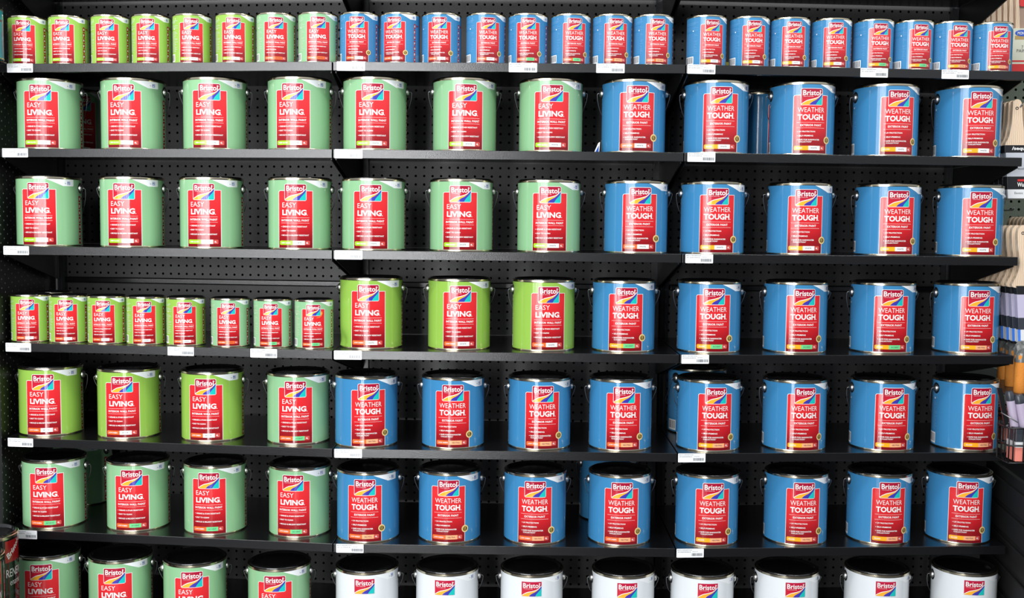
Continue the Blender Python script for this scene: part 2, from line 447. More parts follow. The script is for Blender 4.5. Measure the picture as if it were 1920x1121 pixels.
def ear_mesh(R, side, z):
    """pressed steel boss the bail hooks into"""
    bm = bmesh.new()
    lathe(bm, [(.0106, 0), (.0106, .0018), (.0096, .0045), (.0068, .0070), (.0030, .0080), (0, .0082)], 28)
    bmesh.ops.transform(bm, matrix=Matrix.Translation((side*(R-.0002), 0, z)) @ Matrix.Rotation(side*math.pi/2, 4, 'Y'), verts=bm.verts)
    return to_mesh('ear', bm, M_STEEL, True, 60)
def ear_back_mesh(R, side, z):
    fl = Flat(); fl.disc(side*R*math.pi/2, z, .0150, 3, 0, 32)
    return fl.roll('ear_backing', R, [M_EARB])
def handle_mesh(R, z):
    bm = bmesh.new(); a, bk, th = R+.0030, R+.0060, math.radians(40)
    pts = [(R+.002, 0, z), (R+.0075, 0, z+.0006), (R+.0110, .0005, z+.0002)]
    arc = []
    for i in range(0, 37):
        t = math.pi*i/36; e = min(t, math.pi-t)
        w = a*math.cos(t) + math.copysign(.0098*math.exp(-(e/.24)**2), math.cos(t))
        d = bk*math.sin(t); arc.append((w, d+.002, z-.0025-d*math.tan(th)-.02*min(1, e/.25)))
    pts = pts + arc + [(-p[0], p[1], p[2]) for p in reversed(pts)]
    tube(bm, pts, .0009, 6)
    return to_mesh('handle', bm, M_WIRE, True)

RB, HB, RS, HS = .0838, .188, .0512, .1285
EARZ = .1595
SU, SVS = .665, HS/HB
BODYM = {'lime': M_LIME, 'sea-green': M_SEA, 'blue': M_BLUE, 'white': M_WHITE, 'teal': M_TEAL, 'black': M_DARKCAN}
_c = {}
def memo(key, fn):
    if key not in _c: _c[key] = fn()
    return _c[key]

def make_can(big, colour, strip, loc, rz, dent=False, brand=None):
    R, H_ = (RB, HB) if big else (RS, HS)
    su, sv = (1, 1) if big else (SU, SVS)
    brand = brand or {'lime': 'interior', 'sea-green': 'interior', 'blue': 'exterior', 'teal': 'exterior', 'white': 'white'}[colour]
    t = empty('paint_can', loc, rz)
    sz = 'L' if big else 'S'
    new_obj('body', memo(('body', sz, colour, dent), lambda: body_mesh(R, H_, BODYM[colour], dent)), t)
    new_obj('rim', memo(('rim', sz), lambda: rim_mesh(R, H_)), t)
    new_obj('base_ring', memo(('base', sz), lambda: base_mesh(R, H_)), t)
    new_obj('lid', memo(('lid', sz), lambda: lid_mesh(R, H_)), t)
    new_obj('label', memo(('label', sz, brand), lambda: label_mesh(brand, R, su, sv)), t)
    if strip: new_obj('tint_strip', memo(('strip', sz, strip), lambda: strip_mesh(strip, R, su, sv, '4L' if big else '1L')), t)
    new_obj('corner_flash', memo(('flash', sz), lambda: flash_mesh(R, H_, .868*H_, (15, 45, 67) if big else (20, 50, 72))), t)
    if brand != 'white':
        tm = M_GREENTXT if brand == 'interior' else M_BLUETXT
        if brand == 'interior' or not big:
            new_obj('pictogram_strip', memo(('pic', sz, brand), lambda: picto_mesh(R, H_, 85 if big else 66, .03*H_, (.74 if big else .80)*H_, .011 if big else .0072, tm)), t)
        new_obj('barcode', memo(('bar', sz, brand), lambda: barcode_mesh(R, H_, *((-112, -88) if big else (-96, -56)), *((-112, -84) if big else (-96, -42)), tm)), t)
    if brand == 'exterior': new_obj('seal', memo(('seal', sz), lambda: seal_mesh(R, su, sv)), t)
    if big:
        for s in (-1, 1):
            e = new_obj('ear', memo(('ear', s), lambda: ear_mesh(R, s, EARZ)), t)
            new_obj('ear_backing', memo(('earb', s), lambda: ear_back_mesh(R, s, EARZ)), e)
        new_obj('handle', memo(('handle',), lambda: handle_mesh(R, EARZ)), t)
    return t

# ------------------------------------------------------------------ the shelving run: three bays that bend gently away
AL, AR, WL, WR, GAP = .09483, .07532, .9064, .8931, .003
Z = [2.262, 2.0066, 1.7838, 1.5239, 1.2629, 1.0035, .750, .4905]     # shelf tops, Z[0] above the picture, Z[7] below it
TH = .0228; DEP = .430; BACK = .446
class Bay: pass
BAY = []
for nm, O, a, w in (('left', Vector((-.45-GAP-WL*math.cos(AL), WL*math.sin(AL), 0)), -AL, WL), ('middle', Vector((-.45, 0, 0)), 0., .9), ('right', Vector((.45+GAP, 0, 0)), AR, WR)):
    b = Bay(); b.name, b.O, b.a, b.w = nm, O, a, w
    b.ex = Vector((math.cos(a), math.sin(a), 0)); b.ey = Vector((-math.sin(a), math.cos(a), 0)); BAY.append(b)
# at the joints the side edges of the outer bays run parallel to the middle bay's
BAY[0].skl, BAY[0].skr = -.215, -math.tan(AL); BAY[1].skl = BAY[1].skr = 0; BAY[2].skl, BAY[2].skr = math.tan(AR), math.tan(AR)

ORD = ['first', 'second', 'third', 'fourth', 'fifth', 'sixth', 'seventh', 'eighth']
ROWN = ['shelf above the picture', 'top shelf', 'second shelf', 'third shelf', 'fourth shelf', 'fifth shelf', 'sixth shelf', 'lowest shelf']

def shelf(b, row, x_lo=None, x_hi=None):
    t = empty('shelf', (b.O.x, b.O.y, Z[row]), b.a)
    x0, x1 = 0, b.w
    k0, k1 = b.skl*DEP, b.skr*DEP
    yf = -.04 if row == 7 else 0.
    bm = bmesh.new()
    prism(bm, [(x0, yf+.0006), (x1, yf+.0006), (x1+k1, DEP), (x0+k0, DEP)], -.0022, 0)
    bevel_all(bm, .0006, 1)
    new_obj('deck', to_mesh('deck', bm, M_SHELF), t)
    bm = bmesh.new(); box(bm, (x0, yf-.0012, -TH), (x1, yf+.0012, -.0001)); box(bm, (x0, yf, -TH), (x1, yf+.012, -TH+.0014))
    bevel_all(bm, .0007, 2)
    new_obj('front_lip', to_mesh('front_lip', bm, M_SHELF), t)
    for s in (0, 1):
        xx = (x0+.0030) if s == 0 else (x1-.0060)
        bm = bmesh.new()
        sk = (b.skl if s == 0 else b.skr)
        pts = [(.014, -.0030), (DEP, -.0030), (DEP, -.108), (DEP-.02, -.108), (.014, -TH-.004)]
        prism(bm, pts, xx, xx+.003, axis=0)
        for v in bm.verts: v.co.x += sk*v.co.y
        new_obj('bracket', to_mesh('bracket', bm, M_PLATE), t)
    what = {0: 'above the picture', 1: 'holding small cans'}.get(row, 'holding large cans')
    if b.name == 'left' and row == 4: what = 'holding small cans'
    tag(t, f'black metal shelf of the {b.name} bay, {ORD[row-1] if row else "highest"} from top, {what}', 'shelf', 'black metal shelves')
    return t

def bay_frame(b):
    t = empty('shelving_frame', (b.O.x, b.O.y, 0), b.a)
    k0, k1 = b.skl*BACK, b.skr*BACK
    x0, x1 = k0, b.w+k1
    bm = bmesh.new(); box(bm, (x0+.002, BACK+.004, .08), (x1-.002, BACK+.012, 2.5))
    new_obj('back_panel', to_mesh('back_panel', bm, M_PEG), t)
    for xx in (x0+.001, x1-.025):
        bm = bmesh.new()
        box(bm, (xx, BACK-.012, .0), (xx+.007, BACK+.0035, 2.5)); box(bm, (xx+.017, BACK-.012, .0), (xx+.024, BACK+.0035, 2.5)); box(bm, (xx+.006, BACK-.006, .0), (xx+.018, BACK+.0035, 2.5))
        new_obj('upright', to_mesh('upright', bm, M_POST), t)
    bm = bmesh.new(); box(bm, (x0+.03, BACK-.014, 1.404), (x1-.03, BACK+.0035, 1.422)); bevel_all(bm, .003, 2)
    new_obj('cross_rail', to_mesh('cross_rail', bm, M_SHELF), t)
    if b.name == 'left':
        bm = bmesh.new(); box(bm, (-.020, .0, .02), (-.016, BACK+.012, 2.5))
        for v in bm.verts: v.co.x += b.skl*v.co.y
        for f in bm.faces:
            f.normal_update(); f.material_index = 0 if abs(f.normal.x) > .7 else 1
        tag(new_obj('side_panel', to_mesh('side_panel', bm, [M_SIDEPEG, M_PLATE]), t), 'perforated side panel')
    tag(t, f'black pegboard-backed shelving frame of the {b.name} bay', 'shelving frame', 'shelving frames')
    return t
def struct(name, lo, hi, m):
    bm = bmesh.new(); box(bm, lo, hi)
    o = new_obj(name, to_mesh(name, bm, m)); o['kind'] = 'structure'; return o
struct('floor', (-4.5, -5, -.05), (4.5, 1.0, 0), M_FLOOR)
struct('wall_back', (-4.5, .8, 0), (4.5, .9, 3.1), M_WALL)
for b in BAY:
    bay_frame(b)
    for r in range(8): shelf(b, r)

# ------------------------------------------------------------------ the cans
# per row and bay: centre of each can across the picture, turn of its label off the line of sight (sine), colour, strip
L, S, B, N = 'lime', 'sea-green', 'blue', 'white'
lw, ow, om, op, gw, gm, gp = 'lime-and-white', 'orange-and-white', 'orange-and-mint', 'orange-and-peach', 'golden-and-white', 'golden-and-mint', 'golden-and-peach'
ROWS = {
 1: ([(54, -.29, L, lw), (129.7, -.355, L, lw), (209, -.245, L, lw), (285, -.25, L, lw), (361.5, -.08, L, lw), (442, -.13, L, lw), (518.5, -.04, S, 'orange'), (596.5, 0, S, 'orange')],
     [(674.5, -.16, B, ow), (750.5, -.34, B, ow), (828, -.13, B, ow), (911, .12, B, ow), (990, 0, B, om), (1070, .2, B, om), (1148, .19, B, op), (1224.5, .23, B, op)],
     [(1324.3, .3, B, gw), (1404.8, .25, B, gw), (1480.3, .225, B, gw), (1558, .23, B, gw), (1636.5, .38, B, gm), (1710.5, .43, B, gm), (1783.3, .43, B, gp), (1858.5, .43, B, gp)]),
 2: ([(95, -.315, S, lw), (250.7, -.32, S, lw), (404.2, -.2, S, lw), (562.5, -.24, S, lw)],
     [(703.5, -.09, S, lw), (871.2, .03, S, lw), (1032.7, .03, S, lw), (1187.5, .12, B, ow)],
     [(1342.2, .155, B, gw), (1503, .29, B, gw), (1659.5, .4, B, gw), (1813.8, .4, B, gw)]),
 3: ([(93, -.35, S, lw), (249, -.28, S, lw), (397.7, -.27, S, lw), (563, -.16, S, lw)],
     [(701, -.11, S, lw), (865.2, -.05, S, lw), (1029, .03, S, lw), (1192, .13, B, ow)],
     [(1335.3, .16, B, gw), (1498.5, .2, B, gw), (1663.2, .33, B, gw), (1817.5, .33, B, gw)]),
 4: ([(58.7, -.23, L, ow), (130, -.2, L, ow), (201.8, -.25, L, ow), (274.5, -.13, L, ow), (349, -.09, L, ow), (432.5, -.14, S, 'orange'), (512.2, -.145, S, om), (589, -.05, S, om)],
     [(696.3, -.11, L, ow), (861, .03, L, ow), (1019, .16, L, ow), (1169, .08, B, gm)],
     [(1329, .15, B, gm), (1490.5, .28, B, gm), (1654, .3, B, gm), (1810.5, .39, B, gp)]),
 5: ([(96.5, -.27, L, ow), (243, -.245, L, ow), (399.5, -.25, L, ow), (560, -.115, S, om)],
     [(687.3, .06, B, op), (849.7, -.02, B, op), (1011.5, .1, B, op), (1163, .11, B, op)],
     [(1328, .23, B, gp), (1489, .33, B, gp), (1653.5, .34, B, gp), (1808.3, .5, B, gp)]),
 6: ([(103, -.28, S, om), (260, -.23, S, om), (404.5, -.23, S, om), (562.8, -.24, S, om)],
     [(690.5, -.12, B, op), (843.3, -.05, B, op), (1003, 0, B, op), (1161.5, .07, B, op)],
     [(1325, .2, B, gp), (1491.5, .26, B, gp), (1647.3, .34, B, gp), (1796.3, .27, B, gp)]),
 7: ([(91.5, -.24, S, om), (227, -.21, S, om), (366.5, -.12, S, om), (524.5, -.165, S, om)],
     [(688.5, -.09, N, None), (838.5, -.08, N, None), (996.5, 0, N, None), (1167.5, .14, N, None)],
     [(1315.5, .19, N, None), (1473, .3, N, None), (1642, .3, N, None), (1805.5, .33, N, None)]),
}
SETB = {1: .010, 2: .012, 3: .016, 4: .030, 5: .012, 6: .012, 7: -.020}
def spot(b, row, u, setback, R, hmid):
    lo, hi = -1.2, 2.2
    for _ in range(50):
        m = (lo+hi)/2
        p = b.O + b.ex*m + b.ey*(setback+R) + Vector((0, 0, Z[row]))
        if project(p+Vector((0, 0, hmid)))[0] < u: lo = m
        else: hi = m
    return p
def facing(p, s):
    d = Vector((CAM.x-p.x, CAM.y-p.y, 0)).normalized()
    a = math.asin(s); n = Vector((d.x*math.cos(a)-d.y*math.sin(a), d.x*math.sin(a)+d.y*math.cos(a), 0))
    return math.atan2(n.x, -n.y)
SPECIAL = {
 (4, 1, 0): 'large lime paint can dented at its lower left, first on fourth shelf, middle bay',
 (4, 0, 7): 'small sea-green paint can with orange smear beside its logo, last on fourth shelf, left bay',
 (2, 1, 3): 'only large blue paint can on the second shelf of the middle bay, beside sea-green ones',
 (3, 1, 3): 'only large blue paint can on the third shelf of the middle bay, orange-and-white strip',
 (4, 1, 3): 'large blue paint can at right of three lime cans, fourth shelf, middle bay',
 (5, 0, 3): 'only large sea-green paint can on the fifth shelf, right of three lime cans',
}
def place(row, bi, i, u, s, colour, strip, setback=None, label=None, group=None, lift=0):
    b = BAY[bi]
    big = not (row == 1 or (row == 4 and bi == 0))
    R, H_ = (RB, HB) if big else (RS, HS)
    p = spot(b, row, u, SETB[row] if setback is None else setback, R, H_/2)
    t = make_can(big, colour, strip, p, facing(p, s), dent=(row, bi, i) == (4, 1, 0))
    size = 'large' if big else 'small'
    n = len(ROWS[row][bi])
    st = f' with {strip} strip' if strip else ' with red square logo'
    label = label or SPECIAL.get((row, bi, i)) or f'{size} {colour} paint can{st}, {ORD[i]} from left, {ROWN[row]}, {b.name} bay'
    tag(t, label, 'paint can', group or f'{size} {colour} paint cans')
    return t
for row, bays in ROWS.items():
    for bi, lst in enumerate(bays):
        for i, (u, s, c, st) in enumerate(lst):
            sb = None
            if row == 5 and bi == 0: sb = .028
            if row == 4 and bi == 0: sb = .020
            if row == 6 and bi == 0: sb = (.012, .022, .022, .032)[i]
            if row == 6 and bi == 1 and i == 0: sb = .006
            place(row, bi, i, u, s, c, st, sb)
# second-row cans standing in shadow behind the front ones
place(2, 0, 0, 134, .32, S, lw, .215, 'sea-green paint can in shadow behind the first large can, second shelf, left bay', 'cans at the back of the shelves')
place(2, 2, 0, 1423, .75, B, gw, .22, 'blue paint can in shadow between first and second cans, second shelf, right bay', 'cans at the back of the shelves')
place(4, 0, 0, 100, -.2, L, ow, .135, 'small lime paint can at the back, behind first two, fourth shelf, left bay', 'cans at the back of the shelves')
place(5, 2, 0, 1306, .7, B, gp, .235, 'blue paint can standing behind the first can, fifth shelf, right bay', 'cans at the back of the shelves')
place(6, 0, 0, 156, -.60, S, om, .245, 'sea-green paint can standing behind the first can, sixth shelf, left bay', 'cans at the back of the shelves')
place(6, 1, 0, 1140, .3, B, op, .235, 'blue paint can standing behind the fourth can, sixth shelf, middle bay', 'cans at the back of the shelves')

# ------------------------------------------------------------------ price tags on the shelf lips
TAGS = {1: [(0, 37.5, 'under the first can'), (1, 658, 'under the first can'), (1, 980.5, 'under the fifth can'), (1, 1144.5, 'under the seventh can'), (2, 1315, 'under the first can'), (2, 1639, 'under the fifth can'), (2, 1791, 'under the seventh can')],
        2: [(0, 28.5, ''), (1, 653.5, ''), (2, 1315, '')], 3: [(0, 30.5, ''), (1, 653.5, ''), (2, 1311, '')],
        4: [(0, 34.5, 'under the first can'), (0, 339, 'under the fifth can'), (0, 494.5, 'under the seventh can'), (1, 652.5, ''), (2, 1303.5, '')],
        5: [(0, 38.5, ''), (1, 653, ''), (2, 1297, '')], 6: [(0, 46, ''), (1, 656, ''), (2, 1294, '')]}
def tag_text(row, bi, k):
    if bi == 0: return 'BRISTOL EASY LIVING', {1: 'INT SG WHITE 1L', 2: 'INT SG WHITE 4L', 3: 'INT SG WHITE 4L', 4: 'INT LS WHITE 1L', 5: 'INT LS WHITE 4L', 6: 'INT LS ACCENT 4L'}[row]
    if bi == 1: return 'BRISTOL WEATHERTOUGH', 'EXT LS %s %s' % ({1: 'WHITE', 5: 'NEUTRAL', 6: 'WHITE'}.get(row, 'WHITE'), '1L' if row == 1 else '4L')
    return 'BRISTOL WEATHERTOUGH', 'EXT GLOSS %s %s' % ({4: 'ACCENT', 5: 'NEUTRAL', 6: 'NEUTRAL'}.get(row, 'WHITE'), '1L' if row == 1 else '4L')
def price_tag(row, bi, u, where):
    b = BAY[bi]; p = spot(b, row, u, -.002, 0, -TH/2)
    t = empty('price_tag', p, b.a)
    w, h = .0362, TH
    fl = Flat(); fl.rrect(-w, -h-.0005, w, .0002, .0018, 0, 0)
    bm = fl.bm
    r = bmesh.ops.extrude_face_region(bm, geom=bm.faces[:])
    for v in [x for x in r['geom'] if isinstance(x, bmesh.types.BMVert)]: v.co.y -= .0005
    bmesh.ops.recalc_face_normals(bm, faces=bm.faces[:])
    o = new_obj('card', to_mesh('card', bm, M_TAG), t)
    fl = Flat(); a, c = tag_text(row, bi, 0); rnd = random.Random(row*7+int(u))
    fl.text(a, -w+.0025, -.0045, .038, .0022, 1, 0, .01); fl.text(c, -w+.0035, -.0098, .034, .0026, 1, 0, .01)
    fl.text('%07d' % rnd.randrange(1000000, 9999999), .006, -.0085, .014, .0018, 1, 0)
    x = .004
    while x < w-.004:
        q = rnd.choice((.0006, .0009, .0014)); fl.rect(x, -h+.0035, x+q, -.0120, 1, 0); x += q+rnd.choice((.0007, .001))
    me = fl.roll('print', 1, [M_GREY], off0=.0006, flat=True)
    new_obj('print', me, t)
    where = where or 'at its left end'
    tag(t, f'white barcode price tag on the {ROWN[row]} of the {b.name} bay, {where}', 'price tag', 'white shelf price tags')
for row, lst in TAGS.items():
    for bi, u, wh in lst: price_tag(row, bi, u, wh)

# ------------------------------------------------------------------ small extras among the cans
def prism_px(name, pts, y, thick, m, parent, bev=.0, root=None):
    """outline given along lines of sight at depth y, built there as a solid of real thickness"""
    bm = bmesh.new(); q = [at(u, v, y) for u, v in pts]
    prism(bm, [(p.x-root.x, p.z-root.z) for p in q], y-root.y, y-root.y+thick, axis=1)
    if bev: bevel_all(bm, bev, 2)
    return new_obj(name, to_mesh(name, bm, m), parent)
def text_px(name, items, y, parent, root, m):
    """lettering on a flat front at depth y: (text, u0, v_bottom, u1, v_top, offset, turn)"""
    fl = Flat()
    for t, u0, v0, u1, v1, off, rot in items:
        a, b = at(u0, v0, y), at(u1, v1, y)
        fl.text(t, a.x-root.x, a.z-root.z, b.x-a.x, b.z-a.z, 0, 0, off, 1., rot)
    o = new_obj(name, fl.roll(name, 1, [m], off0=.0006, flat=True), parent); o.location = (0, y-root.y, 0)
    return o
def smear(can):
    fl = Flat()
    fl.poly([(.0195, .0985), (.0230, .1005), (.0256, .0945), (.0226, .0868), (.0170, .0822), (.0090, .0808), (.0078, .0832), (.0150, .0853), (.0193, .0885)], 12, 0)
    fl.poly([(.0198, .0965), (.0222, .0975), (.0235, .0935), (.0208, .0885), (.0195, .0895)], 13, 1)
    tag(new_obj('paint_smear', fl.roll('paint_smear', RS, [M_ORANGE, M_YEL]), can), 'orange paint smear')
for o in list(COL.objects):
    if o.get('label') == SPECIAL[(4, 0, 7)]: smear(o)
# scrap of white and blue paper standing at the foot of the blue can, second shelf
p = at(1119, 282, .06); p.z = Z[2]
t = empty('paper_scrap', p)
bm = bmesh.new(); prism(bm, [(-.008, 0), (.006, 0), (.0085, .031), (.004, .028)], 0, .0004, axis=1)
bmesh.ops.transform(bm, matrix=Matrix.Rotation(-.2, 4, 'X'), verts=bm.verts)
zmin = min(v.co.z for v in bm.verts)
for v in bm.verts: v.co.z -= zmin
new_obj('sheet', to_mesh('sheet', bm, M_TAG), t)
bm = bmesh.new(); prism(bm, [(-.004, .003), (.0045, .003), (.0055, .022)], -.0012, -.0006, axis=1)
bmesh.ops.transform(bm, matrix=Matrix.Rotation(-.2, 4, 'X'), verts=bm.verts)
for v in bm.verts: v.co.z -= zmin
new_obj('printed_corner', to_mesh('printed_corner', bm, M_PPG), t)
tag(t, 'torn white and blue paper scrap beside the large blue can, second shelf, middle bay', 'paper scrap')
# yellow card hanging at the back of the top shelf
b = BAY[2]; q = spot(b, 1, 1368, BACK-.002, 0, .06); t = empty('yellow_card', (q.x, q.y, Z[1]+.022), b.a)
bm = bmesh.new(); box(bm, (-.03, -.001, 0), (.03, .0055, .058))
new_obj('card', to_mesh('card', bm, mat('yellow_card', (190, 184, 70), rough=.5)), t)
bm = bmesh.new()
for i in range(4): box(bm, (-.024, -.0016, .008+.012*i), (.020-.006*(i % 2), -.001, .012+.012*i))
new_obj('print', to_mesh('print', bm, mat('olive_ink', (96, 100, 36), rough=.5)), t)
tag(t, 'yellow printed card on the back panel, between first two small cans, right bay', 'card')

# ------------------------------------------------------------------ far left: neighbouring stock
p = at(-34, 80, .008); p.z = Z[1]
t = empty('shelf', (p.x-.2, p.y-.062, Z[1]))
bm = bmesh.new(); box(bm, (0, 0, -.0022), (.235, .118, 0)); new_obj('deck', to_mesh('deck', bm, M_SHELF), t)
bm = bmesh.new(); box(bm, (0, -.0012, -TH), (.235, .0012, -.0001)); new_obj('front_lip', to_mesh('front_lip', bm, M_SHELF), t)
tag(t, 'end of a neighbouring black shelf at the far left edge, under a teal can', 'shelf')
tag(make_can(False, 'teal', 'orange-and-white', p, facing(p, -.3)), 'teal paint can cut off by the left edge, beside the first lime can', 'paint can', 'paint cans at the left edge')
pa, pb = at(-30, 1080, -.030), at(-62, 1090, -.215)
t = empty('plinth', (pa.x, -.12, 0))
bm = bmesh.new(); box(bm, (-.3, -.2, 0), (.09, .150, .530)); bevel_all(bm, .003, 2)
new_obj('block', to_mesh('block', bm, M_PLATE), t)
tag(t, 'black display plinth at the lower left edge under two black cans', 'plinth')
def dark_can(p, s, label):
    p = Vector((p.x, p.y, .530)); t = empty('paint_can', p, facing(p, s)); t.scale = (1, 1, 1.3)
    new_obj('body', memo(('body', 'L', 'black', False), lambda: body_mesh(RB, HB, M_DARKCAN)), t)
    for nm, k in (('rim', ('rim', 'L')), ('base_ring', ('base', 'L')), ('lid', ('lid', 'L'))): new_obj(nm, _c[k], t)
    fl = Flat()
    fl.rect(-.030, .134, .036, .178, 0, 1); fl.text('Bristol', -.020, .140, .050, .013, 1, 0, .02, 1., .55)
    fl.text('RENEW', -.028, .104, .066, .016, 1, 0, .0); fl.text('enamel', -.016, .086, .048, .013, 1, 0, -.005)
    fl.text('INTERIOR', -.030, .068, .064, .006, 1, 2, 0)
    for i in range(4): fl.rect(-.026, .056-.008*i, .030-.008*(i % 2), .0575-.008*i, 1, 2)
    new_obj('label', fl.roll('label', RB, [M_INK, M_PICT, M_GREY]), t)
    return tag(t, label, 'paint can', 'paint cans at the left edge')
dark_can(pa, .84, 'black paint can with red square and white lettering, lower left corner')
dark_can(pb, .62, 'black paint can with bright rim cut off by the lower left edge')

# ------------------------------------------------------------------ far right: brushes and rollers on the next wall
t = empty('pegboard', (1.62, .64, 0))
bm = bmesh.new(); box(bm, (-.42, 0, .865), (.6, .008, 2.6)); new_obj('board', to_mesh('board', bm, M_GREENPEG), t)
tag(t, 'grey-green pegboard behind the hanging paint brushes at the right edge', 'pegboard')
M_WOOD = mat('pale_wood', (216, 190, 158), rough=.42)
_n, _l, _b = nodes(M_WOOD); _tc = _n.new('ShaderNodeTexCoord'); _w = _n.new('ShaderNodeTexWave'); _rp2 = _n.new('ShaderNodeValToRGB')
_w.inputs['Scale'].default_value = 60; _w.inputs['Distortion'].default_value = 3; _l.new(_tc.outputs['Object'], _w.inputs['Vector']); _l.new(_w.outputs['Fac'], _rp2.inputs[0])
_rp2.color_ramp.elements[0].color = lin((214, 186, 156)); _rp2.color_ramp.elements[1].color = lin((234, 212, 186)); _l.new(_rp2.outputs[0], _b.inputs['Base Color'])
M_CARD = mat('black_card', (30, 31, 34), rough=.35); M_CLEAR = mat('pale_pack', (200, 204, 212), rough=.2); M_LAV = mat('lavender_pack', (196, 190, 214), rough=.3)
M_DGREY = mat('charcoal_pack', (58, 62, 70), rough=.3); M_BLUEEDGE = mat('blue_print', (70, 130, 230), rough=.3); M_WHITEP = mat('white_pack', (226, 228, 230), rough=.4)
M_REDP = mat('red_print', (214, 50, 52), rough=.35); M_CREAM = mat('cream_card', (218, 220, 200), rough=.5); M_OVAL = mat('oval_blue', (52, 92, 196), rough=.4)
M_GOLDP = mat('ochre_print', (186, 156, 96), rough=.4); M_TANW = mat('tan_backing', (168, 142, 124), rough=.5)  # M_TANW: one flat tan for the brush set's backing card
M_ROLL = bump(mat('orange_fleece', (226, 142, 54), rough=.8), 500, .6, .002); M_PLAST = mat('grey_plastic_wrap', (112, 114, 112), rough=.22); M_PINK = mat('pink_foam', (240, 140, 124), rough=.7)
M_MAUVE = mat('mauve_label', (186, 174, 196), rough=.4); M_BLKW = mat('black_wire', (22, 22, 24), rough=.3)
def smooth_outline(pts, n=4):
    q = curve_pts(list(pts)+[pts[0]], n); return q[:-1]
def copies(root, n, dy, labels, du=0):
    """the packs hanging behind the first on the same hook: the thing and each of its parts copied"""
    for k in range(1, n):
        c = root.copy(); COL.objects.link(c); c.location = root.location + Vector((du*k, dy*k, 0)); c['label'] = labels(k)
        for ch in root.children:
            d = ch.copy(); COL.objects.link(d); d.parent = c
            for g in ch.children:
                e = g.copy(); COL.objects.link(e); e.parent = d
def hook(u, v, y0, label):
    a = at(u, v, y0); t = empty('peg_hook', (a.x, .64, a.z))
    bm = bmesh.new(); tube(bm, [(0, -.001, 0), (0, y0-.64-.02, 0), (0, y0-.64-.03, .006)], .0022, 8); new_obj('rod', to_mesh('rod', bm, M_WIRE, True), t)
    bm = bmesh.new(); box(bm, (-.012, -.004, -.006), (.012, 0, .006)); new_obj('back_plate', to_mesh('back_plate', bm, M_WIRE), t)
    tag(t, label, 'hook', 'pegboard hooks')
def hole(u, v, y, r, parent, root):
    bm = bmesh.new(); c = at(u, v, y)
    lathe(bm, [(r*.55, -.0006), (r, -.0006), (r, .0004), (r*.55, .0004)], 20, closed=True)
    bmesh.ops.transform(bm, matrix=Matrix.Translation((c.x-root.x, y-root.y, c.z-root.z)) @ Matrix.Rotation(math.pi/2, 4, 'X'), verts=bm.verts)
    return new_obj('hanging_hole', to_mesh('hanging_hole', bm, M_CARD, True), parent)
ORDN = ['front', 'second', 'third', 'fourth', 'fifth', 'sixth', 'seventh', 'eighth', 'ninth', 'tenth']

# upper hook: wall brushes
def brush_a(du, y, label, group):
    r = at(1885+du, 188, y); t = empty('paint_brush', r)
    pts = [(1900, 190), (1907, 186), (1914, 189), (1917, 200), (1918, 226), (1922, 256), (1928, 276), (1886, 276), (1892, 256), (1897, 232), (1899, 204)]
    h = prism_px('handle', smooth_outline([(u+du, v) for u, v in pts]), y, .014, M_WOOD, t, 0, r)
    hole(1907+du, 203, y-.0002, .0042, h, r)
    prism_px('header_card', [(1884+du, 272), (1934+du, 272), (1934+du, 286), (1884+du, 286)], y-.003, .020, M_CARD, t, .0008, r)
    prism_px('sleeve', [(1886+du, 286), (1934+du, 286), (1934+du, 331), (1888+du, 331)], y-.002, .018, M_CLEAR, t, .0008, r)
    prism_px('dark_band', [(1888+du, 331), (1934+du, 331), (1934+du, 355), (1889+du, 355)], y-.002, .018, M_CARD, t, .0006, r)
    prism_px('foot_card', [(1889+du, 355), (1934+du, 355), (1934+du, 372), (1890+du, 372)], y-.002, .018, M_WHITEP, t, .0006, r)
    text_px('lettering', [('/sequ', 1897+du, 283, 1922+du, 275, .03, 0), ('Wall', 1907+du, 350, 1923+du, 342, .02, 0)], y-.003, t, r, M_INK)
    prism_px('red_bar', [(1908+du, 336), (1928+du, 336), (1928+du, 340), (1908+du, 340)], y-.0026, .0006, M_REDP, t, 0, r)
    text_px('small_print', [('Exotic style', 1902+du, 365, 1932+du, 360, 0, 0), ('wood stain', 1908+du, 318, 1930+du, 314, 0, 0)], y-.002, t, r, M_GREY)
    return tag(t, label, 'paint brush', group)
b0 = brush_a(0, .165, 'front wall brush with pale wood handle on the upper hook, black header card', 'wall brushes on the upper hook')
copies(b0, 5, .027, lambda k: f'{ORDN[k]} pale-handled wall brush from the front on the upper hook', 0)
b1 = brush_a(37, .18, 'front pale-handled wall brush of the stack cut off by the right edge', 'wall brushes at the right edge')
copies(b1, 3, .027, lambda k: f'{ORDN[k]} wall brush back in the upper stack cut off by the right edge', 0)
hook(1907, 202, .185, 'wire hook holding the upper stack of wall brushes')

